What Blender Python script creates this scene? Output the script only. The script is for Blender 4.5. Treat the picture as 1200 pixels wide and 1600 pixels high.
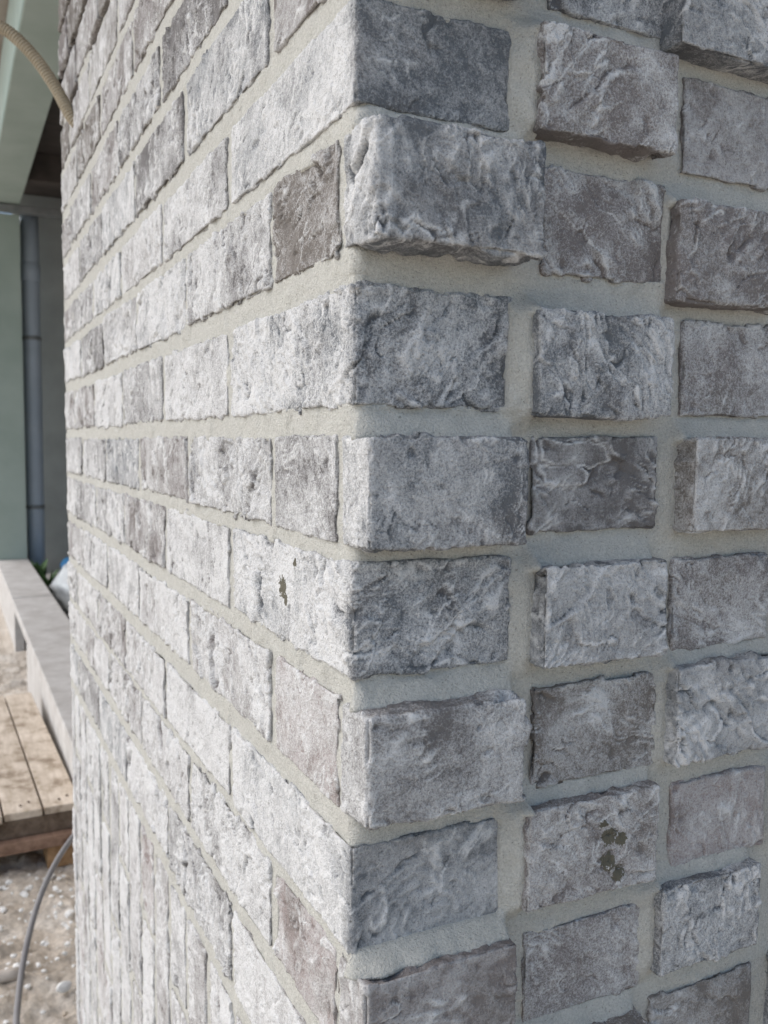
import bpy, bmesh, math, random
import numpy as np
from mathutils import Vector

for o in list(bpy.data.objects):
    bpy.data.objects.remove(o, do_unlink=True)
SC = bpy.context.scene
COL = SC.collection
R = math.radians
Z0 = 1.24                       # the bed joint at eye level is 1.24 m above the ground

# ------------------------------------------------------------------ camera
CAM_F, CAM_YAW, CAM_PITCH, CAM_ROLL = 1385.96, 1.1136036, -0.0772773, 0.0085602   # focal length in photo pixels (1200 wide)
CAM_P = np.array([-0.20999962, -0.46645051, -0.0172128])                            # relative to the corner, z from that bed joint
_F = np.array([math.cos(CAM_YAW)*math.cos(CAM_PITCH), math.sin(CAM_YAW)*math.cos(CAM_PITCH), math.sin(CAM_PITCH)])
_R = np.array([math.sin(CAM_YAW), -math.cos(CAM_YAW), 0.0]); _U = np.cross(_R, _F)
CR = _R*math.cos(CAM_ROLL) + _U*math.sin(CAM_ROLL)
CU = -_R*math.sin(CAM_ROLL) + _U*math.cos(CAM_ROLL)
cam = bpy.data.cameras.new('camera'); cam_o = bpy.data.objects.new('camera', cam); COL.objects.link(cam_o)
from mathutils import Matrix
M = Matrix(((CR[0], CU[0], -_F[0], CAM_P[0]), (CR[1], CU[1], -_F[1], CAM_P[1]), (CR[2], CU[2], -_F[2], CAM_P[2]+Z0), (0, 0, 0, 1)))
cam_o.matrix_world = M
cam.sensor_fit = 'HORIZONTAL'; cam.sensor_width = 36.0; cam.lens = CAM_F/1200*36
cam.clip_start = 0.02; cam.clip_end = 2000
cam.dof.use_dof = True; cam.dof.focus_distance = 0.62; cam.dof.aperture_fstop = 17.0
SC.camera = cam_o
def ray(px, py): return _F + CR*(px-600)/CAM_F - CU*(py-800)/CAM_F
def on(axis, val, px, py):      # where the sight line of a photo pixel meets a plane the thing touches
    d = ray(px, py); return CAM_P + d*(val-CAM_P[axis])/d[axis]

# ------------------------------------------------------------------ sky, sun, exposure
SUN_AZ, SUN_EL = R(150), R(50)          # azimuth counted from +X towards +Y
w = bpy.data.worlds.new('World'); SC.world = w; w.use_nodes = True
nt = w.node_tree; bg = nt.nodes['Background']
sky = nt.nodes.new('ShaderNodeTexSky'); sky.sky_type = 'NISHITA'; sky.sun_disc = False
sky.sun_elevation = SUN_EL; sky.sun_rotation = math.pi/2 - SUN_AZ
sky.air_density = 1.0; sky.dust_density = 1.2; sky.ozone_density = 1.0
hs = nt.nodes.new('ShaderNodeHueSaturation'); hs.inputs['Saturation'].default_value = 1.0     # thin cloud over the whole sky
nt.links.new(sky.outputs['Color'], hs.inputs['Color']); nt.links.new(hs.outputs['Color'], bg.inputs['Color']); bg.inputs['Strength'].default_value = 0.064
sl = bpy.data.lights.new('sun', 'SUN'); sl.energy = 1.5; sl.angle = R(100); sl.color = (1.0, 0.945, 0.885)
so = bpy.data.objects.new('sun', sl); COL.objects.link(so)
sd = Vector((math.cos(SUN_AZ)*math.cos(SUN_EL), math.sin(SUN_AZ)*math.cos(SUN_EL), math.sin(SUN_EL)))
so.rotation_euler = sd.to_track_quat('Z', 'Y').to_euler(); so.location = (-3, 2, 5)
SC.view_settings.view_transform = 'Standard'; SC.view_settings.look = 'None'
SC.view_settings.gamma = 1.0; SC.view_settings.use_curve_mapping = False
SC.view_settings.exposure = 1.5
SC.render.engine = 'CYCLES'
SC.render.resolution_x = 768; SC.render.resolution_y = 1024

# ------------------------------------------------------------------ noise (numpy)
_rs = np.random.RandomState(7)
_perm = np.concatenate([_rs.permutation(256)]*3).astype(np.int32)
_g = _rs.normal(size=(256, 3)); _g = (_g/np.linalg.norm(_g, axis=1)[:, None]).astype(np.float32)
def noise(P):
    P = np.asarray(P, np.float32); I = np.floor(P).astype(np.int32); f = P - I
    u = f*f*f*(f*(f*6-15)+10); I &= 255
    out = 0
    px = [_perm[I[:, 0]], _perm[I[:, 0]+1]]
    for a in (0, 1):
        wa = u[:, 0] if a else 1-u[:, 0]
        for b in (0, 1):
            pb = _perm[px[a]+I[:, 1]+b]; wb = wa*(u[:, 1] if b else 1-u[:, 1])
            for c in (0, 1):
                G = _g[_perm[pb+I[:, 2]+c] & 255]
                d = G[:, 0]*(f[:, 0]-a) + G[:, 1]*(f[:, 1]-b) + G[:, 2]*(f[:, 2]-c)
                out = out + d*wb*(u[:, 2] if c else 1-u[:, 2])
    return out*1.6
def fbm(P, n=3, g=.5):
    s = 0; a = 1; t = 0
    for k in range(n):
        s = s + a*noise(P*(2**k)+k*17.3); t += a; a *= g
    return s/t*1.25
_w = _rs.rand(6, 256).astype(np.float32)
def worley(U):
    """2D cells: edge distance F2-F1, a random number per cell, and a random tilt across the cell"""
    U = np.asarray(U, np.float32); I = np.floor(U).astype(np.int32)
    f1 = np.full(len(U), 9., np.float32); f2 = f1.copy(); rh = f1*0; tl = f1*0
    for a in (-1, 0, 1):
        for b in (-1, 0, 1):
            cx = I[:, 0]+a; cy = I[:, 1]+b; h = _perm[_perm[cx & 255]+(cy & 255)]
            dx = U[:, 0]-cx-_w[0][h]; dy = U[:, 1]-cy-_w[1][h]; d = np.hypot(dx, dy)
            nb = d < f1
            f2 = np.where(nb, f1, np.minimum(f2, d)); f1 = np.where(nb, d, f1)
            rh = np.where(nb, _w[2][h], rh); tl = np.where(nb, dx*(_w[3][h]-.5)+dy*(_w[4][h]-.5), tl)
    return f2-f1, rh, tl
def sst(a, b, x):
    t = np.clip((x-a)/(b-a), 0, 1); return t*t*(3-2*t)

# ------------------------------------------------------------------ materials
def mat(name):
    m = bpy.data.materials.new(name); m.use_nodes = True
    n = m.node_tree.nodes; b = n['Principled BSDF']
    b.inputs['Roughness'].default_value = 0.9
    b.inputs['Specular IOR Level'].default_value = 0.25
    return m, n, m.node_tree.links, b
def N(n, kind, **kw):
    x = n.new(kind)
    for k, v in kw.items():
        if k in x.inputs: x.inputs[k].default_value = v
        else: setattr(x, k, v)
    return x
def pos_noise(n, l, scale, detail=2, rough=.5, sc3=None):
    g = n.new('ShaderNodeNewGeometry'); t = N(n, 'ShaderNodeTexNoise', Scale=scale, Detail=detail, Roughness=rough)
    if sc3:
        mp = n.new('ShaderNodeMapping'); mp.inputs['Scale'].default_value = sc3
        l.new(g.outputs['Position'], mp.inputs['Vector']); l.new(mp.outputs['Vector'], t.inputs['Vector'])
    else: l.new(g.outputs['Position'], t.inputs['Vector'])
    return t.outputs['Fac']
def ramp(n, l, fac, stops):
    r = n.new('ShaderNodeValToRGB'); e = r.color_ramp.elements
    while len(e) < len(stops): e.new(.5)
    for q, (p, c) in zip(e, stops):
        q.position = p; q.color = (*c, 1) if len(c) == 3 else c
    l.new(fac, r.inputs['Fac']); return r.outputs['Color']
def math_n(n, l, op, a, b=None, clamp=False):
    m = n.new('ShaderNodeMath'); m.operation = op; m.use_clamp = clamp
    for i, v in enumerate((a, b)):
        if v is None: continue
        if isinstance(v, (int, float)): m.inputs[i].default_value = v
        else: l.new(v, m.inputs[i])
    return m.outputs[0]
def mixc(n, l, fac, a, b, blend='MIX'):
    m = n.new('ShaderNodeMix'); m.data_type = 'RGBA'; m.blend_type = blend
    for s, v in ((m.inputs[0], fac), (m.inputs[6], a), (m.inputs[7], b)):
        if isinstance(v, (int, float)): s.default_value = v
        elif isinstance(v, tuple): s.default_value = (*v, 1)
        else: l.new(v, s)
    return m.outputs[2]
def bump(n, l, b, h, strength, dist):
    x = n.new('ShaderNodeBump'); x.inputs['Strength'].default_value = strength; x.inputs['Distance'].default_value = dist
    l.new(h, x.inputs['Height']); l.new(x.outputs['Normal'], b.inputs['Normal'])

def brick_material():
    m, n, l, b = mat('brick_clay')
    at = n.new('ShaderNodeAttribute'); at.attribute_name = 'coat_shade'
    to = n.new('ShaderNodeAttribute'); to.attribute_name = 'tone'
    sp = n.new('ShaderNodeAttribute'); sp.attribute_name = 'splash'
    grain = pos_noise(n, l, 1150, 2, .65)
    mid = pos_noise(n, l, 140, 3, .6); g6 = pos_noise(n, l, 560, 2, .6); sg_n = pos_noise(n, l, 330, 4, .65)
    # pale engobe plus painted relief and wall shade: vertex value broken up by sand grains
    sa_ = n.new('ShaderNodeAttribute'); sa_.attribute_name = 'sand'
    g2 = math_n(n, l, 'MULTIPLY', math_n(n, l, 'SUBTRACT', grain, .5), sa_.outputs['Fac'])
    m2 = math_n(n, l, 'MULTIPLY', math_n(n, l, 'SUBTRACT', mid, .5), .55)
    g3 = math_n(n, l, 'MULTIPLY', math_n(n, l, 'SUBTRACT', g6, .5), math_n(n, l, 'MULTIPLY', sa_.outputs['Fac'], .85))
    c = math_n(n, l, 'ADD', math_n(n, l, 'ADD', math_n(n, l, 'ADD', at.outputs['Fac'], g2), g3), m2, True)
    pale = mixc(n, l, pos_noise(n, l, 30, 2), (.575, .57, .555), (.69, .685, .67))
    col = mixc(n, l, c, to.outputs['Color'], pale)
    # dark sand specks
    dk = ramp(n, l, pos_noise(n, l, 900, 1), [(.30, (1, 1, 1)), (.36, (0, 0, 0))])
    col = mixc(n, l, math_n(n, l, 'MULTIPLY', dk, .5), col, (.09, .08, .08))
    sg = math_n(n, l, 'ADD', sp.outputs['Fac'], math_n(n, l, 'MULTIPLY', math_n(n, l, 'SUBTRACT', sg_n, .5), 1.3))
    sm = ramp(n, l, sg, [(.47, (0, 0, 0)), (.53, (1, 1, 1))])
    col = mixc(n, l, sm, col, (.125, .115, .085))
    l.new(col, b.inputs['Base Color'])
    h = math_n(n, l, 'ADD', math_n(n, l, 'ADD', math_n(n, l, 'MULTIPLY', grain, .5), math_n(n, l, 'MULTIPLY', g6, .6)), mid)
    bump(n, l, b, h, .9, .0017)
    return m
def mortar_material():
    m, n, l, b = mat('sandy_mortar')
    grain = pos_noise(n, l, 1100, 2, .6); mid = pos_noise(n, l, 60, 4, .6)
    col = mixc(n, l, mid, (.49, .478, .425), (.59, .578, .525))
    dk = ramp(n, l, pos_noise(n, l, 700, 1), [(.27, (1, 1, 1)), (.33, (0, 0, 0))])
    col = mixc(n, l, math_n(n, l, 'MULTIPLY', dk, .55), col, (.17, .15, .12))
    gr = ramp(n, l, pos_noise(n, l, 620, 3, .7), [(.3, (.80, .80, .80)), (.7, (1.13, 1.13, 1.13))])
    col = mixc(n, l, 1.0, col, gr, 'MULTIPLY')
    l.new(col, b.inputs['Base Color'])
    h = math_n(n, l, 'ADD', grain, math_n(n, l, 'MULTIPLY', pos_noise(n, l, 420, 3, .7), 1.6))
    bump(n, l, b, h, .9, .0013)
    return m
def simple(name, c1, c2, scale, rough=.8, metal=0, sc3=None, detail=3, bmp=0, bdist=.002, bscale=None):
    m, n, l, b = mat(name)
    f = pos_noise(n, l, scale, detail, .6, sc3)
    l.new(ramp(n, l, f, [(.3, c1), (.7, c2)]), b.inputs['Base Color'])
    b.inputs['Roughness'].default_value = rough; b.inputs['Metallic'].default_value = metal
    if bmp: bump(n, l, b, pos_noise(n, l, bscale or scale*3, 3, .6, sc3), bmp, bdist)
    return m
MB = brick_material(); MM = mortar_material()

# ------------------------------------------------------------------ mesh helpers
def new_obj(name, me, parent=None, loc=(0, 0, 0), m=None):
    o = bpy.data.objects.new(name, me); COL.objects.link(o); o.location = loc
    if m is not None and me is not None and not me.materials: me.materials.append(m)
    if parent: o.parent = parent
    return o
def tag(o, label, cat, group=None):
    if 'kind' not in o: o['kind'] = 'thing'
    o['label'] = label; o['category'] = cat
    if group: o['group'] = group
    return o
def struct(o): o['kind'] = 'structure'; return o
def quads_mesh(name, V, Q, smooth=True, attrs=None):
    me = bpy.data.meshes.new(name)
    me.vertices.add(len(V)); me.vertices.foreach_set('co', np.ascontiguousarray(V, np.float32).ravel())
    me.loops.add(Q.size); me.loops.foreach_set('vertex_index', np.ascontiguousarray(Q, np.int32).ravel())
    me.polygons.add(len(Q)); me.polygons.foreach_set('loop_start', np.arange(0, Q.size, 4, dtype=np.int32))
    me.polygons.foreach_set('loop_total', np.full(len(Q), 4, np.int32))
    me.polygons.foreach_set('use_smooth', np.full(len(Q), smooth, bool))
    for k, a in (attrs or {}).items():
        if a.ndim == 1:
            at = me.attributes.new(k, 'FLOAT', 'POINT'); at.data.foreach_set('value', a.astype(np.float32))
        else:
            at = me.attributes.new(k, 'FLOAT_COLOR', 'POINT')
            at.data.foreach_set('color', np.c_[a, np.ones(len(a))].astype(np.float32).ravel())
    me.update(calc_edges=True); me.validate()
    return me
def shell(xs, ys, zs, keep):
    """surface of a box on a lattice; keep(x, y, z) culls the cells nobody can see (buried in the wall)"""
    nx, ny, nz = len(xs), len(ys), len(zs)
    lin = lambda i, j, k: (i*ny+j)*nz+k
    qs = []
    def face(A, B, f, flip):
        a, b = np.meshgrid(np.arange(A-1), np.arange(B-1), indexing='ij'); a = a.ravel(); b = b.ravel()
        q = np.stack([f(a, b), f(a+1, b), f(a+1, b+1), f(a, b+1)], 1)
        qs.append(q[:, ::-1] if flip else q)
    z = lambda a: np.zeros_like(a)
    face(ny, nz, lambda a, b: lin(z(a), a, b), True);  face(ny, nz, lambda a, b: lin(z(a)+nx-1, a, b), False)
    face(nx, nz, lambda a, b: lin(a, z(a), b), False); face(nx, nz, lambda a, b: lin(a, z(a)+ny-1, b), True)
    face(nx, ny, lambda a, b: lin(a, b, z(a)), True);  face(nx, ny, lambda a, b: lin(a, b, z(a)+nz-1), False)
    Q = np.concatenate(qs)
    def co(L): return np.stack([xs[L//(ny*nz)], ys[(L//nz) % ny], zs[L % nz]], -1)
    C = co(Q).mean(1); Q = Q[keep(C)]
    u, inv = np.unique(Q, return_inverse=True)
    return co(u).astype(np.float32), inv.reshape(Q.shape)
def axis_pts(a, b, res): return np.linspace(a, b, max(2, int(round((b-a)/res))+1))
def axis_depth(a, b, res):                     # fine at the face, coarse inside the wall
    p = [a]; s = res
    while p[-1] < b: p.append(p[-1]+s); s = min(s*1.22, .012)
    p[-1] = b; return np.array(p)

DARK = np.array([.160, .151, .146]); SLATE = np.array([.136, .146, .155]); MAUVE = np.array([.202, .180, .170]); BROWN = np.array([.185, .166, .148]); PINK = np.array([.31, .262, .246])
TONES = dict(d=DARK, s=SLATE, m=MAUVE, b=BROWN, p=PINK)
FOOT = {'x': [], 'y': []}
def make_brick(lo, hi, vis, res, seed, coat_shade=.5, tone='m', fold=1., comb=0., rag=1., splash=None, rnd=.0019, rough=1.):
    """one hand-moulded brick: rounded box with folds, creases, combing, chips and a ragged outline. vis: visible faces, '-x' and/or '-y'"""
    rs = np.random.RandomState(seed)
    lo = np.array(lo, float); hi = np.array(hi, float)
    if '-x' in vis: FOOT['x'].append((lo[1], hi[1], lo[2], hi[2]))
    if '-y' in vis: FOOT['y'].append((lo[0], hi[0], lo[2], hi[2]))
    xs = axis_pts(lo[0], hi[0], res) if '-y' in vis else axis_depth(lo[0], hi[0], res)
    ys = axis_pts(lo[1], hi[1], res) if '-x' in vis else axis_depth(lo[1], hi[1], res)
    zs = axis_pts(lo[2], hi[2], res)
    band = .04
    def keep(C):
        k = np.zeros(len(C), bool)
        if '-x' in vis: k |= C[:, 0] < lo[0]+band
        if '-y' in vis: k |= C[:, 1] < lo[1]+band
        return k
    V, Q = shell(xs, ys, zs, keep)
    r = rnd*rs.uniform(.7, 1.5)
    q = np.clip(V, lo+r, hi-r); d = V-q; nrm = d/np.maximum(np.linalg.norm(d, axis=1), 1e-9)[:, None]
    V = q+nrm*r
    off = rs.uniform(-40, 40, 3)
    P = V + off*.05
    an = np.abs(nrm)
    front = np.zeros(len(V))
    if '-x' in vis: front = np.maximum(front, sst(.3, .8, -nrm[:, 0]))
    if '-y' in vis: front = np.maximum(front, sst(.3, .8, -nrm[:, 1]))
    side = 1-front
    edge = sst(.02, .3, 1-an.max(1))
    Pw = P + .010*np.stack([noise(P*26+3), noise(P*26+31), noise(P*26+57)], 1)
    # big clay folds: a slow rise and an abrupt drop along winding lines
    Pw = Pw + .0014*np.stack([noise(P*130+3), noise(P*130+31), noise(P*130+57)], 1)
    ang = rs.uniform(0, math.pi); ca, sa = math.cos(ang), math.sin(ang)
    uu = Pw[:, 0]+Pw[:, 1]; st = rs.uniform(1.5, 2.6)        # folds run one way over a brick
    Pw = np.stack([(ca*uu+sa*Pw[:, 2])*1.15, (-sa*uu+ca*Pw[:, 2])/st, .6*(Pw[:, 0]-Pw[:, 1])], 1)
    sx = rs.uniform(.85, 1.2, 3)
    t1 = fbm(Pw*rs.uniform(10, 15)*sx, 2)*rs.uniform(1.5, 2.3)
    f1 = t1-np.floor(t1); s1 = np.where(f1 < .9, f1/.9, (1-f1)/.1)
    m1 = sst(-.05, .32, fbm(P*17+9, 2)+.12*(fold-1))
    t2 = fbm(Pw*rs.uniform(34, 48)*sx[::-1]+5, 2)*1.7
    f2 = t2-np.floor(t2); s2 = np.where(f2 < .86, f2/.86, (1-f2)/.14)
    m2 = sst(-.06, .30, fbm(P*27+23, 2)+.15*(fold-1))
    D = .0011*fbm(P*16+41, 2)
    D += front*fold*(.0026*(s1-.5)*m1 + .0012*(s2-.5)*m2)
    lines = np.exp(-((f1-.88)/.035)**2)*m1 + .9*np.exp(-((f2-.84)/.06)**2)*m2
    lines = lines*sst(-.1, .5, noise(P*62+90))
    crack = np.exp(-((f1-.98)/.035)**2)*m1 + .7*np.exp(-((f2-.97)/.05)**2)*m2
    # torn flakes of clay lying over one another, edges ragged
    U = np.stack([P[:, 0]+P[:, 1], P[:, 2]], 1)
    U = U + .0075*np.stack([noise(P*38+3), noise(P*38+19)], 1) + .0022*np.stack([noise(P*120+5), noise(P*120+47)], 1) + .0008*np.stack([noise(P*330), noise(P*330+9)], 1)
    Ur = np.stack([ca*U[:, 0]+sa*U[:, 1], -sa*U[:, 0]+ca*U[:, 1]], 1)
    ew, rh, tl = worley(Ur/np.array([.019, .040])*rs.uniform(.85, 1.25))
    mp = sst(.02, .26, fbm(P*14+33, 2)+.20*(fold-.9))
    stv = rs.uniform(180, 260); streak = fbm(np.stack([Ur[:, 0]*stv, Ur[:, 1]*stv*.22, P[:, 0]*40], 1), 2)*sst(-.25, .3, fbm(P*20+15, 2))
    D += front*mp*fold*(.0022*(rh-.5)+.0026*tl) + front*.0004*streak
    wcr = np.exp(-(ew/.045)**2)*mp*sst(-.3, .2, noise(P*45+2))
    lines = lines*.8 + .9*np.exp(-((ew-.11)/.05)**2)*mp*(rh > .45)*sst(-.25, .3, noise(P*52+12))
    crack = crack + .8*wcr
    crack = crack*sst(-.25, .30, noise(P*64+38))
    D -= front*.0021*crack*fold
    # fine wrinkles of dragged clay, running in bundles that turn over the face
    Ul = U-U.mean(0); la = ang+1.3*noise(P*13+51); cl, sl_ = np.cos(la), np.sin(la)
    q1 = np.stack([(cl*Ul[:, 0]+sl_*Ul[:, 1])*rs.uniform(135, 195), (-sl_*Ul[:, 0]+cl*Ul[:, 1])*rs.uniform(24, 40), np.full(len(V), off[0])], 1)
    rd = 1-np.abs(noise(q1))*1.6; wv = np.clip(rd, 0, 1)**5*sst(-.08, .22, fbm(P*16+28, 2)+.14*(fold-.9))*sst(-.45, .15, noise(P*58+44))
    D += front*.0014*wv*min(1.3, .35+.8*fold)
    eb, rb, tb = worley(U/np.array([.017, .013]))
    if comb > 0:
        c = lo + (hi-lo)*rs.uniform(-.1, .5, 3); rr = np.linalg.norm((V-c)*np.array([1, 1, 1.25]), axis=1)
        cm = np.sin((rr+.0045*fbm(P*45, 3)+.0006*noise(P*300))*2*math.pi/.0046)
        mk = sst(-.05, .3, fbm(P*19+77, 2))*comb
        D += front*.00045*cm*mk
        lines = lines + .22*np.clip(cm, 0, 1)*mk
    pit = sst(.42, .62, noise(P*95+13))
    D -= front*.0017*pit*sst(-.1, .4, noise(P*21+3))
    fine = fbm(P*170, 2); D += .00065*rough*fine
    # ragged outline: arrises that wander, bite and crumble
    wr = .38+1.35*sst(-.1, .45, noise(P*15+83))            # some stretches run straight, others are torn
    rg = wr*(.0026*fbm(P*np.array([34, 34, 20])+61, 3) + .0014*noise(P*130+8) - .0034*sst(.15, .5, noise(P*50+29)))
    D += rag*(side*.9+edge*.35)*rg
    D -= rag*(side*.7+edge*.8)*wr*(.0034*sst(.66, .70, rb)+.0018*tb)
    D -= rag*edge*.0030*sst(.12, .45, noise(P*48+71))
    # faces are seldom quite true to the wall
    tl = rs.uniform(-.011, .011, 2); u = (V-(lo+hi)/2)
    if vis == '-y': V[:, 1] += (u[:, 0]*tl[0]+u[:, 2]*tl[1])*1.0
    if vis == '-x': V[:, 0] += (u[:, 1]*tl[0]*.6+u[:, 2]*tl[1])*1.0
    if vis == '-x': D = D*np.where(front > .5, 1.1, 1.0)
    V = V+nrm*D[:, None]
    ct = coat_shade + .06 + rs.uniform(.25, .6)*fbm(P*rs.uniform(10, 22)+19, 3) + .20*noise(P*47) + .90*lines + .78*wv - .75*crack + .15*fine + .20*streak - rs.uniform(.05, .28)*sst(.05, .17, fbm(P*11+64, 3)) - .25*pit + .10*(s1-.5)  # white engobe veins; ridges paled and cracks darkened further to paint in relief shading
    if vis == '-x': ct = ct - .25*crack + .15*wv  # more of the painted relief on the left wall
    ct = ct - .30*side*(1-edge)
    tn = TONES[tone]; alt = (BROWN if tone in 'mbp' else DARK)
    k = sst(-.2, .5, fbm(P*22+7, 2))[:, None]
    T = tn*(1-k*.55)+alt*k*.55
    sp = np.zeros(len(V))
    for (a, b_, c_, rad) in (splash or []):
        pc = lo+(hi-lo)*np.array([a, b_, c_]); dd = np.linalg.norm(V-pc, axis=1)
        sp = np.maximum(sp, np.clip(1.0-.5*dd/rad, 0, 1)*(dd < 1.9*rad))
    return V, Q, dict(coat_shade=ct, tone=T, splash=sp, sand=np.full(len(V), rs.uniform(.6, 1.6)))
def add_brick(parent, *a, **k):
    V, Q, at = make_brick(*a, **k)
    c = (V.min(0)+V.max(0))/2
    me = quads_mesh('brick', V-c, Q, True, at)
    return new_obj('brick', me, parent, (c[0], c[1], c[2]+Z0), MB)

# ================================================================== the brick corner
wall = bpy.data.objects.new('brick_wall', None); COL.objects.link(wall)
tag(wall, 'grey whitewashed handmade brick wall corner with pale mortar joints and projecting headers', 'brick wall')
WALL_END = 1.365
rs = np.random.RandomState(42)
# measured courses (top, bottom) from the joint at eye level, metres
COURSE = {-1: (.314, .247), 0: (.231, .171), 1: (.159, .091), 2: (.074, .003), 3: (-.012, -.077), 4: (-.088, -.157), 5: (-.171, -.240), 6: (-.256, -.323), 7: (-.331, -.398), 8: (-.414, -.486)}
for c in range(-9, -1): COURSE[c] = (.314-.0833*(c+1), .247-.0833*(c+1))
for c in range(9, 15): COURSE[c] = (-.414-.0833*(c-8), -.486-.0833*(c-8))
# --- right-hand wall: (course, column): (x0, x1, z_top, z_bottom, projects, coat, tone, fold, comb)
RIGHT = {
 (-1, 2): (.128, .227, .314, .249, 0, .33, 's', .8, 0), (-1, 3): (.219, .330, .312, .240, 1, .40, 's', .8, .3),
 (0, 2): (.1125, .218, .233, .171, 1, .36, 'm', 1.1, .2), (0, 3): (.240, .345, .230, .166, 0, .40, 'm', .6, 0),
 (1, 2): (.126, .228, .157, .089, 0, .22, 'm', 1., .2), (1, 3): (.226, .332, .146, .079, 1, .26, 'm', 1.4, .3),
 (2, 2): (.1145, .224, .067, .000, 1, .50, 's', 1., .3), (2, 3): (.246, .350, .070, .003, 0, .42, 'm', .6, 0),
 (3, 2): (.122, .227, -.011, -.074, 0, .16, 'd', 1.2, .1), (3, 3): (.242, .345, -.011, -.077, 1, .34, 'b', .9, 0),
 (4, 2): (.120, .222, -.093, -.158, 1, .50, 's', 1.2, .7), (4, 3): (.244, .340, -.096, -.162, 0, .36, 'm', .8, .2),
 (5, 2): (.127, .232, -.175, -.242, 0, .30, 'b', .9, 0), (5, 3): (.239, .345, -.170, -.240, 1, .48, 's', 1.5, .2),
 (6, 2): (.116, .226, -.250, -.319, 1, .40, 'm', .9, .2), (6, 3): (.250, .348, -.259, -.324, 0, .22, 'p', .7, 0),
 (7, 2): (.125, .226, -.341, -.404, 0, .34, 'm', .7, .3), (7, 3): (.233, .330, -.329, -.393, 1, .48, 's', 1.5, 0),
 (8, 2): (.118, .218, -.415, -.484, 1, .28, 'b', .9, 0), (8, 3): (.236, .340, -.417, -.488, 0, .20, 'b', .9, 0),
 (9, 2): (.124, .228, -.498, -.566, 0, .28, 'm', .9, 0),
 (9, 3): (.238, .342, -.499, -.567, 1, .30, 'm', .9, 0),
 (-2, 2): (.114, .222, .398, .330, 1, .35, 'm', .9, 0), (-2, 3): (.240, .345, .398, .332, 0, .35, 's', .9, 0),
}
PROJ = .024
PROJS = {(0, 2): .019, (2, 2): .019, (4, 2): .023, (6, 2): .017, (-1, 3): .019, (1, 3): .017, (3, 3): .021, (5, 3): .018, (7, 3): .015}
for i, ((c, k), (x0, x1, zt, zb, pr, coat_shade, tone, fold, comb)) in enumerate(RIGHT.items()):
    y0 = -PROJS.get((c, k), PROJ)-rs.uniform(-.001, .001) if pr else -.0018-rs.uniform(0, .0014)
    sp = [(.60, 0, .58, .0062), (.69, 0, .53, .0048), (.60, 0, .33, .0058), (.68, 0, .18, .0052), (.55, 0, .72, .003)] if (c, k) == (6, 2) else None
    add_brick(wall, (x0, y0, zb), (x1, .05, zt), '-y', .00115, 100+i*7, coat_shade+.03, tone, fold, comb, splash=sp)
for c in range(-2, 10):                         # the fourth column, just past the frame
    zt, zb = COURSE[c]; pr = (c % 2 == 0); x0 = .362+rs.uniform(-.006, .006)
    y0 = -PROJ if pr else -.0035
    add_brick(wall, (x0, y0, zb), (x0+.104, .05, zt), '-y', .0022, 900+c, rs.uniform(.2, .5), rs.choice(list('msbd')), 1., .2)
# --- the corner bricks: even courses turn the corner flush (header right, stretcher left); odd ones project on the right
CORNER = {
 0: (.103, .240, .231, .171, .42, 's', .55, 0), 2: (.107, .243, .074, .003, .36, 's', 1.25, .8), 4: (.109, .240, -.087, -.156, .42, 's', 1.3, .2),
 6: (.106, .243, -.256, -.324, .34, 's', .95, .8), -2: (.105, .241, .398, .331, .4, 's', .7, 0), 8: (.106, .241, -.415, -.487, .35, 'm', .8, .2)}
for c, (x1, y1, zt, zb, coat_shade, tone, fold, comb) in CORNER.items():
    sp = [(0, .50, .55, .007), (0, .47, .44, .005), (0, .40, .83, .0035)] if c == 4 else None
    V, Q, at = make_brick((-.0015, -.0020, zb), (x1, y1, zt), '-x-y', .00125, 300+c*5, coat_shade, tone, fold, comb, splash=sp)
    # the left stretcher face is whitened: its brighter light is put into the colour
    at['coat_shade'] = at['coat_shade'] + ((.48 if c != 0 else .36)*sst(.004, -.001, V[:, 0])*sst(-.001, .014, V[:, 1])).astype(np.float32) - (.22*sst(.0, -.002, V[:, 1]) if c == 0 else 0)
    cc = (V.min(0)+V.max(0))/2
    new_obj('brick', quads_mesh('brick', V-cc, Q, True, at), wall, (cc[0], cc[1], cc[2]+Z0), MB)
CORNER_B = {1: (.109, .159, .092, .26, 's', 1.4, .7), 3: (.105, -.013, -.078, .38, 's', .45, .9), 5: (.108, -.171, -.239, .36, 'd', .6, .5), 7: (.105, -.329, -.395, .30, 'm', .8, .1), -1: (.106, .314, .247, .35, 's', 1., 0), 9: (.106, -.497, -.568, .3, 'm', 1., 0)}
for c, (x1, zt, zb, coat_shade, tone, fold, comb) in CORNER_B.items():
    V, Q, at = make_brick((-.0022, -.025 if c != 1 else -.030, zb), (x1, .013, zt), '-x-y', .00115, 400+c*5+(3 if c == 7 else 0), coat_shade, tone, fold, comb, rnd=.0028)
    at['coat_shade'] = at['coat_shade'] + (.22*sst(.003, -.001, V[:, 0])).astype(np.float32)  # left strip whitened too, painting in the brighter light on that side
    cc = (V.min(0)+V.max(0))/2
    new_obj('brick', quads_mesh('brick', V-cc, Q, True, at), wall, (cc[0], cc[1], cc[2]+Z0), MB)
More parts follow.
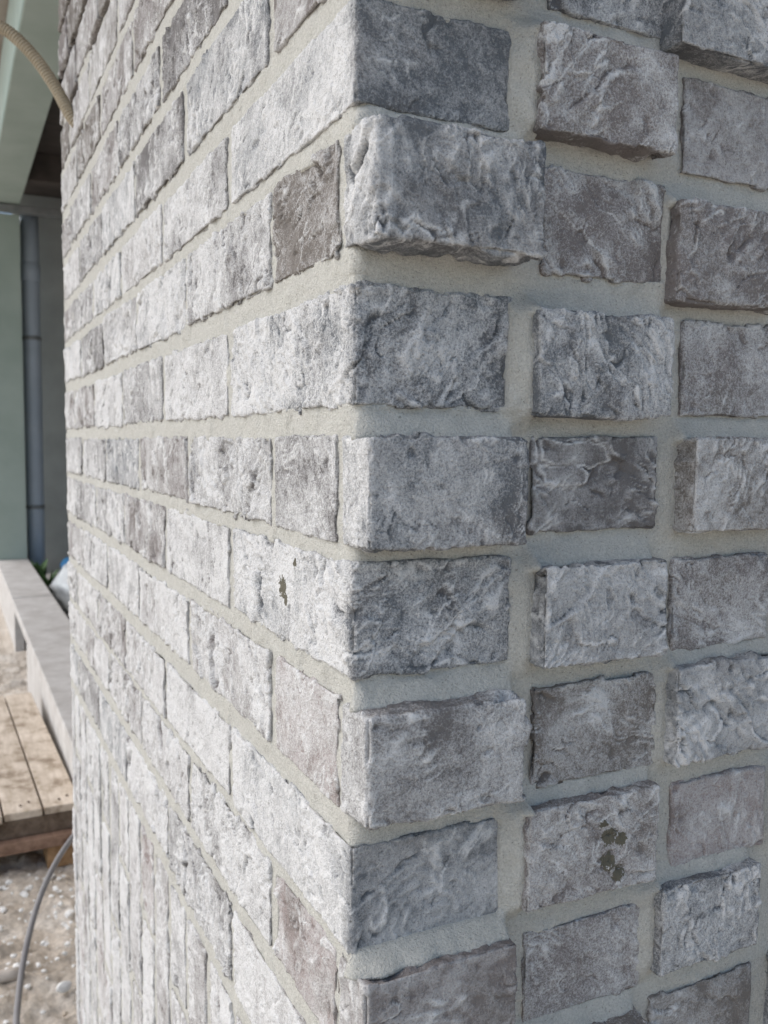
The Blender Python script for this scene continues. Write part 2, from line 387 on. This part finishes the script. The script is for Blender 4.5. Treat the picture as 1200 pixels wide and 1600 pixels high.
# --- left-hand wall
LSTYLE = {(1, 0): (.08, 'b', 1.6, .0), (3, 0): (.50, 'd', .5, .5), (5, 0): (.48, 'p', .5, .2), (7, 0): (.34, 'p', 1.1, .1), (-1, 0): (.4, 'm', 1, 0), (9, 0): (.5, 'p', 1, 0),
          (3, 1): (.58, 'd', 1.3, 0), (1, 1): (.66, 'd', .9, .1), (5, 1): (.72, 'm', 1.4, 0), (7, 1): (.80, 'd', 1.0, 0), (2, 1): (.80, 'd', .8, .0), (4, 1): (.82, 'd', .5, 0), (6, 1): (.86, 'd', .5, 0), (0, 1): (.66, 'd', .8, .1), (-1, 1): (.55, 's', .8, 0)}
def left_style(c, k):
    if (c, k) in LSTYLE: return LSTYLE[(c, k)]
    base = .70 if c >= 2 else .70-.058*(2-c)  # upper courses darker: shade high on the wall painted into the bricks
    return (base+.07+rs.uniform(-.42, .14), rs.choice(list('ddmms' if c > -3 else 'mmbb')), rs.uniform(.6, 1.5), rs.choice([0, 0, .3]))  # brown tones in the top courses paint in warm reflected light
for c in range(-9, 9):
    zt, zb = COURSE[c]
    if c % 2 == 0:  ends = [(.252+.2475*k, .252+.2475*k+.2348) for k in range(5)]
    else:           ends = [(.0215, .136)] + [(.147+.2485*k, .147+.2485*k+.2352) for k in range(5)]
    for k, (a, b) in enumerate(ends):
        kk = k+1 if c % 2 == 0 else k
        if a > WALL_END-.04: continue
        b = min(b, WALL_END)
        p0 = on(0, 0, 0, 0)
        dist = math.hypot(.21, (a+.06)+.466)
        coat_shade, tone, fold, comb = left_style(c, kk)
        dz = rs.uniform(-.0018, .0018, 2); da = rs.uniform(-.0025, .0025, 2)
        add_brick(wall, (-.0006-rs.uniform(0, .0014), a+da[0], zb+dz[0]), (.05, b+da[1], zt+dz[1]), '-x', .00115*max(1, dist/.52), 2000+c*37+k*5,
                  coat_shade, tone, fold, comb, rag=1.4)
# --- upright bricks below the sixth course under eye level, half and whole bricks in turn
ncol = int(WALL_END/.0822)
for j in range(ncol+1):
    a = .006+j*.0822; b = min(a+.0705, WALL_END)
    if b-a < .03: continue
    z = -.503; first = True
    while z > -1.16:
        L = .112 if (first and j % 2) else .238
        zb = max(z-L, -1.205); first = False
        dist = math.hypot(.21, a+.466)
        da = rs.uniform(-.002, .002, 2)
        add_brick(wall, (-.0006-rs.uniform(0, .0018), a+da[0], zb), (.05, b+da[1], z), '-x', .0020*max(1, dist/.6), 5000+j*31+int(-z*100),
                  .76+rs.uniform(-.24, .14), rs.choice(list('dmmp')), rs.uniform(.5, 1.2), 0, rag=1.2)
        z = zb-.011
# --- the rest of the walls outside the picture: one joined part
acc_V, acc_Q, acc = [], [], dict(coat_shade=[], tone=[], splash=[], sand=[]); base = 0
def acc_brick(*a, **k):
    global base
    V, Q, at = make_brick(*a, **k)
    acc_V.append(V); acc_Q.append(Q+base); base += len(V)
    for q in acc: acc[q].append(at[q])
XR = 1.55
for c in range(-22, 15):
    zt, zb = (.314-.0833*(c+1), .247-.0833*(c+1)) if c < -1 else COURSE[c] if c in COURSE else (None, None)
    if zt is None or zb < -1.22: continue
    for k in range(0, 12):
        x0 = .001+.1205*k
        if -2 <= c <= 9 and k < 4: continue
        pr = (c % 2 == 0) == (k % 2 == 1)
        acc_brick((x0, -PROJ if pr else -.0035, zb), (x0+.105, .05, zt), '-y', .006, 7000+c*50+k, rs.uniform(.2, .5), rs.choice(list('msbd')), 1, 0)
    if c < -9:
        for k in range(6):
            a = .002+.2485*k-(.115 if c % 2 else 0); b = min(a+.239, WALL_END); a = max(a, .002)
            if b-a > .03: acc_brick((-.003, a, zb), (.05, b, zt), '-x', .007, 8000+c*50+k, rs.uniform(.5, .8), 'd', 1, 0)
me = quads_mesh('brick_field', np.concatenate(acc_V), np.concatenate(acc_Q), True, {k: np.concatenate(v) for k, v in acc.items()})
bf = new_obj('brick_field', me, wall, (0, 0, Z0), MB); bf['kind'] = 'stuff'
# --- mortar: one sheet wrapped round the corner
def mortar():
    tl = [0.0]; 
    while tl[-1] < WALL_END: tl.append(tl[-1]+.0017*max(1, (tl[-1]+.5)/.62))
    tr = [0.0]
    while tr[-1] < XR: tr.append(tr[-1]+(.0017 if tr[-1] < .38 else .012))
    zs = [-.52]
    while zs[-1] < .40: zs.append(zs[-1]+.0018)
    lowz = np.arange(-1.245, -.52, .006); hiz = np.arange(zs[-1]+.004, 2.05, .006)
    zs = np.concatenate([lowz, zs, hiz])
    rad = .006; m0 = .0005
    path = [(m0+.0002*min(1, t/.05), t+rad) for t in tl[::-1]]; nrm = [(-1, 0)]*len(path)
    for a in np.linspace(0, math.pi/2, 7)[1:-1]:
        path.append((m0+rad-rad*math.cos(a), m0+rad-rad*math.sin(a))); nrm.append((-math.cos(a), -math.sin(a)))
    path += [(t+rad, m0) for t in tr]; nrm += [(0, -1)]*len(tr)
    path = np.array(path); nrm = np.array(nrm)
    n, k = len(path), len(zs)
    X = np.repeat(path[:, 0], k); Y = np.repeat(path[:, 1], k); Zz = np.tile(zs, n)
    NX = np.repeat(nrm[:, 0], k); NY = np.repeat(nrm[:, 1], k)
    P = np.stack([X, Y, Zz], 1)
    D = .0011*fbm(P*24+5, 3)+.00055*fbm(P*95+9, 3)-.0006*sst(.45, .65, noise(P*160))
    D += .0014*sst(.1, .5, noise(P*40+50)) + .0005*fbm(P*np.array([28, 28, 230]), 2)*sst(-.2, .3, noise(P*8+70))
    for (x0, pj) in SIDE_FILLET:
        c_ = [v for v in RIGHT.values() if v[0] == x0][0]
        D += (NY < -.5)*pj*sst(c_[3]-.012, c_[3]+.006, Zz)*(1-sst(c_[2]-.006, c_[2]+.01, Zz))*np.clip((X-x0+.017+.003*noise(P*60))/.014, 0, 1)*(X < x0+.004)
    for (x0, x1, top, nxt, pj) in FILLET:
        mz = sst(top-.006, top-.002, Zz)*np.clip(1-(Zz-top+.001+.002*noise(P*50))/(nxt-top), 0, 1)
        D += (NY < -.5)*pj*mz*sst(x0-.006, x0+.004, X)*(1-sst(x1-.004, x1+.006, X))*(.85+.25*noise(P*45+7))
    Dg = D.reshape(n, k); nl = len(tl); nr = len(tr)
    ly = path[:nl, 1][::-1]; rx = path[n-nr:, 0]; ins = .0042            # the bed of mortar lies deeper behind each brick
    for (a, b, c, d) in FOOT['x']:
        j0, j1 = np.searchsorted(ly, (max(a, -.01)+(ins if a > .01 else 0), b-ins)); z0, z1 = np.searchsorted(zs, (c+ins, d-ins))
        Dg[nl-j1:nl-j0, z0:z1] = -.009
    for (a, b, c, d) in FOOT['y']:
        j0, j1 = np.searchsorted(rx, (a+(ins if a > .01 else 0), b-ins)); z0, z1 = np.searchsorted(zs, (c+ins, d-ins))
        Dg[n-nr+j0:n-nr+j1, z0:z1] = -.009
        if a < .01: Dg[nl:n-nr, z0:z1] = -.009
    D = Dg.ravel()
    # joints still open high up at the far end of the wall
    op = sst(.55, .70, Zz+.25*noise(P*9))*sst(.75, .95, Y+.1*noise(P*11+4))*(NX < -.5)
    D -= .016*op
    V = P+np.stack([NX*D, NY*D, 0*D], 1)
    i, j = np.meshgrid(np.arange(n-1), np.arange(k-1), indexing='ij'); i = i.ravel(); j = j.ravel()
    Q = np.stack([i*k+j, (i+1)*k+j, (i+1)*k+j+1, i*k+j+1], 1)
    return quads_mesh('mortar', V, Q, True)
SIDE_FILLET = [(RIGHT[(0, 2)][0], .0135), (RIGHT[(2, 2)][0], .012), (RIGHT[(4, 2)][0], .008), (RIGHT[(6, 2)][0], .012), (RIGHT[(1, 3)][0], .006), (RIGHT[(3, 3)][0], .003), (RIGHT[(5, 3)][0], .005), (RIGHT[(7, 3)][0], .007)]
FILLET = [(v[0], v[1], v[2], v[2]+.015, PROJS.get(k, PROJ)*.5) for k, v in RIGHT.items() if v[4]] + [(.0, v[0], v[1], v[1]+.014, .021 if c == 7 else .012) for c, v in CORNER_B.items()]
new_obj('mortar', mortar(), wall, (0, 0, Z0), MM)
def box_bm(bm, lo, hi, bev=0.0, seg=2):
    r = bmesh.ops.create_cube(bm, size=1.0); vs = r['verts']
    for v in vs:
        v.co = Vector([lo[i]+(hi[i]-lo[i])*(v.co[i]+.5) for i in range(3)])
    if bev:
        es = {e for v in vs for e in v.link_edges}
        bmesh.ops.bevel(bm, geom=list(es), offset=bev, segments=seg, affect='EDGES', profile=.6)
def box_obj(name, lo, hi, m, parent=None, bev=.003, seg=2):
    """lo/hi in wall coordinates (z from the eye-level joint)"""
    lo = np.array(lo, float); hi = np.array(hi, float); c = (lo+hi)/2
    bm = bmesh.new(); box_bm(bm, lo-c, hi-c, bev, seg)
    me = bpy.data.meshes.new(name); bm.to_mesh(me); bm.free()
    return new_obj(name, me, parent, (c[0], c[1], c[2]+Z0), m)
M_CORE = simple('block_core', (.28, .27, .25), (.36, .35, .33), 6, .95)
box_obj('backing_blocks', (.022, .022, -1.3), (.30, WALL_END, 2.05), M_CORE, wall, .002)
box_obj('backing_blocks', (.302, .022, -1.3), (XR, .30, 2.05), M_CORE, wall, .002)

# ================================================================== ground
def ground():
    def gr(a, b, mid0, mid1, fine):
        p = list(np.arange(mid0, mid1, fine)); s = fine
        while p[-1] < b: s *= 1.25; p.append(min(p[-1]+s, b))
        s = fine
        while p[0] > a: s *= 1.25; p.insert(0, max(p[0]-s, a))
        return np.array(p)
    xs = gr(-300, 300, -.75, .45, .009); ys = gr(-300, 300, 1.15, 4.8, .013)
    X, Y = np.meshgrid(xs, ys, indexing='ij'); sh = X.shape; X = X.ravel(); Y = Y.ravel()
    P = np.stack([X, Y, X*0], 1); dist = np.hypot(X, Y-2)
    k = np.exp(-(dist/6)**2)
    Z = k*(.022*fbm(P*3+4, 3)+.017*fbm(P*14+8, 3)+.012*np.abs(fbm(P*34, 3))+.006*fbm(P*90, 2))
    Z += k*.012*sst(.25, .5, noise(P*11+40))
    V = np.stack([X, Y, Z-.004], 1); n, m = sh
    i, j = np.meshgrid(np.arange(n-1), np.arange(m-1), indexing='ij'); i = i.ravel(); j = j.ravel()
    Q = np.stack([i*m+j, (i+1)*m+j, (i+1)*m+j+1, i*m+j+1], 1)
    return quads_mesh('ground', V, Q, True)
def dirt_material():
    m, n, l, b = mat('sandy_dirt')
    f = pos_noise(n, l, 5, 5, .65); g = pos_noise(n, l, 70, 3, .6)
    col = ramp(n, l, f, [(.3, (.44, .38, .31)), (.5, (.55, .49, .415)), (.7, (.64, .60, .54))])
    gr = ramp(n, l, g, [(.3, (.72, .72, .72)), (.65, (1.15, 1.15, 1.15))])
    col = mixc(n, l, 1.0, col, gr, 'MULTIPLY')
    wh = ramp(n, l, pos_noise(n, l, 26, 4, .7), [(.60, (0, 0, 0)), (.68, (1, 1, 1))])
    col = mixc(n, l, math_n(n, l, 'MULTIPLY', wh, .55), col, (.72, .70, .66))
    l.new(col, b.inputs['Base Color']); bump(n, l, b, pos_noise(n, l, 160, 4, .7), .7, .006)
    return m
struct(new_obj('ground', ground(), None, (0, 0, 0), dirt_material()))
def ground_z(): return 0.0

# crumbs of plaster and small stones on the dirt
def rock_mesh(rnd, size, flat=.7):
    bm = bmesh.new(); bmesh.ops.create_icosphere(bm, subdivisions=1, radius=size)
    for v in bm.verts:
        v.co *= rnd.uniform(.65, 1.2); v.co.z *= flat
    return bm
M_CRUMB = simple('plaster_crumb', (.66, .65, .62), (.82, .81, .78), 30, .9)
M_STONE = simple('buff_gravel', (.36, .29, .22), (.56, .49, .40), 30, .9)
rnd = random.Random(5)
def scatter(name, m, count, smin, smax, label, cat, region):
    bm = bmesh.new()
    for _ in range(count):
        x, y = region(rnd); s = rnd.uniform(smin, smax)*rnd.uniform(.5, 1)
        b2 = rock_mesh(rnd, s); tmp = bpy.data.meshes.new('t'); b2.to_mesh(tmp); b2.free()
        tmp.transform(Matrix.Translation((x, y, s*.45+.006)) @ Matrix.Rotation(rnd.uniform(0, 6.28), 4, 'Z'))
        bm.from_mesh(tmp); bpy.data.meshes.remove(tmp)
    me = bpy.data.meshes.new(name); bm.to_mesh(me); bm.free()
    o = new_obj(name, me, None, (0, 0, 0), m); o['kind'] = 'stuff'; tag(o, label, cat); return o
scatter('plaster_crumbs', M_CRUMB, 230, .003, .014, 'white plaster crumbs scattered over the sandy dirt', 'crumbs',
        lambda r: (r.gauss(-.03, .10), r.uniform(1.62, 2.12)) if r.random() < .6 else (r.uniform(-.6, .06), r.uniform(1.36, 2.1)))
scatter('gravel', M_STONE, 260, .003, .010, 'buff gravel and clods on the sandy dirt', 'gravel', lambda r: (r.uniform(-.7, .08), r.uniform(1.36, 4.6)))
wp = on(2, -1.225, 99, 1548)
bm = rock_mesh(random.Random(3), .019, .8); bmesh.ops.bevel(bm, geom=bm.edges[:], offset=.002, segments=1, affect='EDGES')
me = bpy.data.meshes.new('stone'); bm.to_mesh(me); bm.free()
tag(new_obj('stone', me, None, (wp[0], wp[1], .024), M_CRUMB), 'single larger white stone lying in a hollow of the dirt beside the wall', 'stone')

# ================================================================== pallet
def wood(name, c1, c2):
    m, n, l, b = mat(name)
    f = pos_noise(n, l, 9, 5, .65, (6, .8, 6)); g = pos_noise(n, l, 13, 5, .75)
    col = ramp(n, l, f, [(.3, c1), (.7, c2)])
    st = ramp(n, l, g, [(.36, (.55, .50, .45)), (.48, (.95, .93, .9)), (.62, (1.12, 1.12, 1.12))])
    l.new(mixc(n, l, 1.0, col, st, 'MULTIPLY'), b.inputs['Base Color'])
    bump(n, l, b, f, .4, .002); return m
M_PLANK = wood('weathered_plank', (.44, .37, .29), (.66, .58, .49)); M_BEAM = wood('dark_timber', (.10, .075, .055), (.19, .145, .11))
M_RED = wood('reddish_timber', (.20, .125, .09), (.31, .205, .15)); M_BLOCK = wood('orange_block', (.30, .18, .09), (.42, .27, .15))
pal = bpy.data.objects.new('pallet', None); COL.objects.link(pal)
PX, PY = .075, 2.16; pal.location = (PX, PY, 0.0); pal.rotation_euler = (0, 0, R(1.6))
tag(pal, 'worn wooden pallet of pale planks on dark timbers lying on the dirt', 'pallet')
def pal_box(name, lo, hi, m, bev=.003):
    lo = np.array(lo, float); hi = np.array(hi, float); c = (lo+hi)/2
    bm = bmesh.new(); box_bm(bm, lo-c, hi-c, bev)
    me = bpy.data.meshes.new(name); bm.to_mesh(me); bm.free()
    return new_obj(name, me, pal, tuple(c), m)
top = .18; xx = .035
for k, wd in enumerate((.098, .100, .098, .128, .098, .100, .098)):
    dy = rs.uniform(-.008, .008); pal_box('plank', (xx-wd, -.008+dy, top-.022), (xx, 1.255+dy, top+rs.uniform(-.002, .002)), M_PLANK); 
    for q in (.03, .09): pal_box('nail', (xx-wd*.5-.02+q*.4, .03+q*.3, top), (xx-wd*.5-.013+q*.4, .037+q*.3, top+.0035), M_BEAM, .001)
    xx -= wd+.006
for y in (.0, .56, 1.14): pal_box('stringer', (-.70, y, top-.0745), (.026, y+.10, top-.0225), M_BEAM)
for y in (-.03, .56, 1.14): pal_box('lower_board', (-.70, y, top-.108), (.012, y+.11, top-.0755), M_RED)
for x in (-.06, -.36, -.66):
    for y in (-.012, .56, 1.14): pal_box('block', (x, y, .002), (x+.085, y+.10, top-.1085), M_BLOCK, .004)

# ================================================================== concrete ledge in the opening
M_CONC = simple('pale_concrete', (.42, .395, .365), (.60, .58, .55), 11, .9, detail=8, bmp=.25, bdist=.002)
def ledge(name, y0, y1, front0, label, x0=.102, x1=.325, ztop=-.925):
    t = bpy.data.objects.new(name, None); COL.objects.link(t); t.location = (x0, (y0+y1)/2, 0)
    tag(t, label, 'ledge', 'precast ledge elements in the opening')
    def pb(n, lo, hi):
        o = box_obj(n, lo, hi, M_CONC, None, .005); o.parent = t; o.location = o.location-Vector(t.location); return o
    pb('top_slab', (x0, y0, ztop-.05), (x1, y1, ztop)); pb('front_panel', (x0+.012, y0+.004, -1.25), (x0+.065, front0, ztop-.0505))
    return t
ledge('concrete_ledge', 5.03, 7.1, 7.095, 'pale concrete ledge element under the far door jamb')
ledge('concrete_ledge', 1.60, 5.015, 4.15, 'pale concrete ledge element with an open dark end beside the pallet')

# ================================================================== door frame in the opening
M_FRAME = simple('grey_green_frame', (.34, .41, .36), (.42, .49, .44), 3, .6); M_FILM = simple('mint_film', (.50, .66, .64), (.62, .76, .74), 8, .45)
M_METAL = simple('grey_rail', (.20, .21, .21), (.28, .29, .29), 20, .5, .3)
fr = bpy.data.objects.new('door_frame', None); COL.objects.link(fr); fr.location = (.2, 6.85, 0)
tag(fr, 'tall grey green door frame with mint protective film beyond the brick wall', 'door frame')
def fb(n, lo, hi, m, bev=.003):
    o = box_obj(n, lo, hi, m, None, bev); o.parent = fr; o.location = o.location-Vector(fr.location); return o
fb('jamb', (.112, 6.80, -.923), (.318, 7.05, 1.655), M_FRAME)
fb('head', (.112, 1.38, 1.715), (.318, 7.05, 2.05), M_FRAME)
fb('film', (.106, 1.38, 1.722), (.1115, 7.05, 2.045), M_FILM, .001)
fb('film', (.106, 6.806, -.92), (.1115, 7.05, 1.65), M_FILM, .001)
fb('rail', (.08, 6.72, 1.657), (.95, 6.80, 1.708), M_METAL, .004)

# ================================================================== room behind the opening
M_INWALL = simple('grey_plaster', (.31, .32, .31), (.38, .39, .38), 4, .9); M_INCEIL = simple('dark_timber_ceiling', (.055, .047, .042), (.10, .084, .074), 7, .8, sc3=(1, 8, 1))
struct(box_obj('floor', (.3, 1.34, -1.2), (4.5, 7.6, -1.12), M_CONC, None, .002))
struct(box_obj('ceiling', (.32, 1.34, 1.95), (4.5, 7.6, 2.05), M_INCEIL, None, .002))
tag(box_obj('room_wall', (.319, 7.35, -1.12), (4.5, 7.6, 1.949), M_INWALL, None, .002), 'plain grey room wall behind the drainpipe', 'wall')
tag(box_obj('room_wall', (4.4, .31, -1.12), (4.6, 7.34, 1.949), M_INWALL, None, .002), 'grey rear wall deep inside the room', 'wall')
# joist line and brown beam under the ceiling
tag(box_obj('ceiling_beam', (.319, 6.2, 1.76), (4.4, 6.32, 1.948), M_INCEIL, None, .004), 'dark brown timber beam above the metal rail', 'beam')
# pipe
def tube(name, pts, rad, m, parent=None, seg=14, loc=(0, 0, 0), radf=None):
    pts = np.array(pts, float); n = len(pts); T = np.gradient(pts, axis=0); T /= np.linalg.norm(T, axis=1)[:, None]
    up = np.array([0.3, 0.2, 1.0]) if abs(T[0][2]) < .8 else np.array([1.0, 0, 0]); up = up-T[0]*(up@T[0]); up /= np.linalg.norm(up)
    V = []
    for i in range(n):
        up = up-T[i]*(up@T[i]); up /= np.linalg.norm(up); s = np.cross(T[i], up); r = rad if radf is None else radf[i]
        for k in range(seg):
            a = 2*math.pi*k/seg; V.append(pts[i]+r*(math.cos(a)*up+math.sin(a)*s))
    Q = [(i*seg+k, i*seg+(k+1) % seg, (i+1)*seg+(k+1) % seg, (i+1)*seg+k) for i in range(n-1) for k in range(seg)]
    V.append(pts[0]); V.append(pts[-1]); a, b = n*seg, n*seg+1
    me = bpy.data.meshes.new(name)
    F = Q+[(a, (k+1) % seg, k) for k in range(seg)]+[(b, (n-1)*seg+k, (n-1)*seg+(k+1) % seg) for k in range(seg)]
    V = np.array(V)-np.array(loc)
    me.from_pydata([tuple(v) for v in V], [], F); me.polygons.foreach_set('use_smooth', [True]*len(F)); me.update()
    return new_obj(name, me, parent, (loc[0], loc[1], loc[2]+Z0), m)
def spline(ctrl, n):
    c = np.array(ctrl, float); c = np.vstack([2*c[0]-c[1], c, 2*c[-1]-c[-2]]); out = []
    m = len(c)-3
    for s in np.linspace(0, m-1e-6, n):
        i = int(s); t = s-i; a, b, d, e = c[i:i+4]
        out.append(.5*((2*b)+(-a+d)*t+(2*a-5*b+4*d-e)*t*t+(-a+3*b-3*d+e)*t**3))
    return np.array(out)
M_PIPE = simple('blue_grey_pipe', (.36, .42, .49), (.43, .49, .56), 4, .35); M_PIPE.node_tree.nodes['Principled BSDF'].inputs['Specular IOR Level'].default_value = .5
pipe = bpy.data.objects.new('drainpipe', None); COL.objects.link(pipe); pipe.location = (.40, 6.95, Z0-1.12)
tag(pipe, 'upright blue grey drainpipe beside the far door jamb', 'pipe')
def under(o, par): o.parent = par; o.location = o.location-Vector(par.location); return o
under(tube('pipe_run', [(.398, 6.95, z) for z in np.linspace(-1.12, 1.70, 8)], .066, M_PIPE, seg=24), pipe)
under(tube('socket', [(.398, 6.95, z) for z in (1.20, 1.205, 1.33, 1.335)], .074, M_PIPE, seg=24, radf=[.067, .074, .074, .067]), pipe)

for zb_ in (-.55, .75):
    under(tube('bracket', [(.398, 6.95, zb_+q) for q in (0, .002, .028, .03)], .071, M_METAL, seg=24, radf=[.067, .072, .072, .067]), pipe)
    under(box_obj('bracket_arm', (.388, 7.015, zb_+.004), (.408, 7.35, zb_+.026), M_METAL, None, .002), pipe)
# plastic sheeting, blue sack and weeds behind the ledge
def crumple(name, c, size, m, seed, sub=4):
    bm = bmesh.new(); bmesh.ops.create_icosphere(bm, subdivisions=sub, radius=1)
    V = np.array([v.co[:] for v in bm.verts]); 
    d = 1+.28*fbm(V*1.6+seed, 2)+.16*np.abs(fbm(V*4+seed, 3))
    for v, k in zip(bm.verts, d): v.co = Vector((v.co.x*size[0]*k, v.co.y*size[1]*k, v.co.z*size[2]*k))
    me = bpy.data.meshes.new(name); bm.to_mesh(me); bm.free(); me.polygons.foreach_set('use_smooth', [True]*len(me.polygons))
    return new_obj(name, me, None, (c[0], c[1], c[2]+Z0), m)
M_PLAS = simple('milky_plastic', (.38, .40, .40), (.50, .52, .52), 10, .45); M_BLUE = simple('blue_plastic', (.03, .14, .32), (.06, .24, .45), 8, .4)
c = on(1, 5.6, 100, 925); tag(crumple('plastic_sheet', (c[0]+.13, 5.6, -1.0), (.19, .50, .165), M_PLAS, 3), 'crumpled milky plastic sheeting heaped behind the concrete ledge', 'plastic sheet')
c = on(1, 6.6, 103, 876); tag(crumple('plastic_sack', (c[0]+.13, 6.6, -1.01), (.17, .22, .14), M_BLUE, 9), 'blue plastic sack behind the milky sheeting', 'sack')
M_LEAF = simple('weed_leaf', (.05, .10, .035), (.10, .17, .06), 40, .6)
def weed(x, y, h, seed, label):
    r_ = random.Random(seed); p = bpy.data.objects.new('weed', None); COL.objects.link(p); p.location = (x, y, Z0-1.12); tag(p, label, 'weed', 'weeds by the ledge')
    for i in range(11):
        a = r_.uniform(0, 6.28); L = h*r_.uniform(.55, 1); wd = L*.16; lean = r_.uniform(.12, .42)*L
        V = []; F = []
        for s in range(6):
            t = s/5; ww = wd*math.sin(math.pi*min(1, t*.9+.1)); cx, cz = lean*t*t, L*t*(1-.12*t)
            V += [(cx*math.cos(a)-ww*math.sin(a), cx*math.sin(a)+ww*math.cos(a), cz), (cx*math.cos(a)+.25*ww*math.cos(a), cx*math.sin(a)+.25*ww*math.sin(a), cz-.2*ww), (cx*math.cos(a)+ww*math.sin(a), cx*math.sin(a)-ww*math.cos(a), cz)]
        for s in range(5):
            for q in (0, 1): F.append((s*3+q, s*3+q+1, s*3+q+4, s*3+q+3))
        me = bpy.data.meshes.new('leaf'); me.from_pydata(V, [], F); me.update(); new_obj('leaf', me, p, (0, 0, 0), M_LEAF)
weed(.375, 6.45, .28, 1, 'small green weed growing at the foot of the drainpipe'); weed(.385, 5.95, .27, 2, 'small green weed between the ledge and the plastic sheeting')

# ================================================================== conduit, cable, bar
M_CONDUIT = simple('beige_conduit', (.36, .31, .225), (.46, .40, .30), 30, .55)
ctrl = [(.022, 1.175, .508), on(1, 1.185, 112, 183), on(1, 1.20, 88, 139), on(1, 1.21, 60, 97), on(1, 1.22, 28, 62), on(1, 1.23, 0, 42), on(1, 1.24, -40, 28), on(1, 1.25, -120, 20)]
cp = spline(ctrl, 600)
seglen = np.r_[0, np.cumsum(np.linalg.norm(np.diff(cp, axis=0), axis=1))]; s_u = np.linspace(0, seglen[-1], 700)
cp = np.stack([np.interp(s_u, seglen, cp[:, i]) for i in range(3)], 1)
rr = .0096+.0012*np.clip(np.sin(s_u*2*math.pi/.0052)*2.2, -1, 1)
print('conduit', seglen[-1], np.round(ctrl[1], 3), np.round(ctrl[5], 3))
tag(tube('conduit', cp, .011, M_CONDUIT, seg=14, radf=rr), 'beige corrugated flexible conduit sprouting from the brick wall', 'conduit')
M_CABLE = simple('grey_cable', (.20, .19, .19), (.27, .26, .255), 12, .5)
gz = -1.236
ctrl = [on(1, 1.20, 5, 1760), on(1, 1.36, 22, 1645), on(1, 1.46, 27, 1575), on(1, 1.54, 37, 1500), on(1, 1.62, 54, 1428), on(1, 1.70, 76, 1370), on(1, 1.78, 105, 1320), on(1, 1.88, 145, 1275), on(1, 2.0, 200, 1250)]
ctrl[0][2] = max(ctrl[0][2], gz+.012)
print('cable z', [round(float(q[2]), 3) for q in ctrl])
tag(tube('cable', spline(ctrl, 120), .0068, M_CABLE, seg=12), 'thick grey cable arching up from the dirt beside the wall', 'cable')
a = on(2, gz+.020, 34, 1520); b_ = on(2, gz+.020, -200, 1565)
M_BAR = simple('dusty_bar', (.42, .37, .32), (.54, .49, .43), 20, .8)
tag(tube('bar', [a, a+(b_-a)*.1, a+(b_-a)*.5, b_], .014, M_BAR, seg=12), 'dusty brown bar lying on the dirt against the cable', 'bar')

# ================================================================== unseen eave added over both walls to shade their tops
M_SHADE_EAVE = simple('shade_eave_board', (.30, .27, .23), (.40, .36, .31), 5, .8)
ev = bpy.data.objects.new('shade_eave', None); COL.objects.link(ev); ev.location = (0, 0, Z0+2.4); tag(ev, 'unseen boarded eave added to shade the upper brick walls', 'eave')
under(box_obj('shade_soffit', (-1.05, -1.0, 2.06), (4.7, 7.7, 2.12), M_SHADE_EAVE), ev); under(box_obj('shade_fascia', (-1.08, -1.03, 2.04), (-1.0505, 7.7, 2.30), M_SHADE_EAVE), ev); under(box_obj('shade_fascia', (-1.05, -1.03, 2.04), (4.7, -1.0005, 2.30), M_SHADE_EAVE), ev)
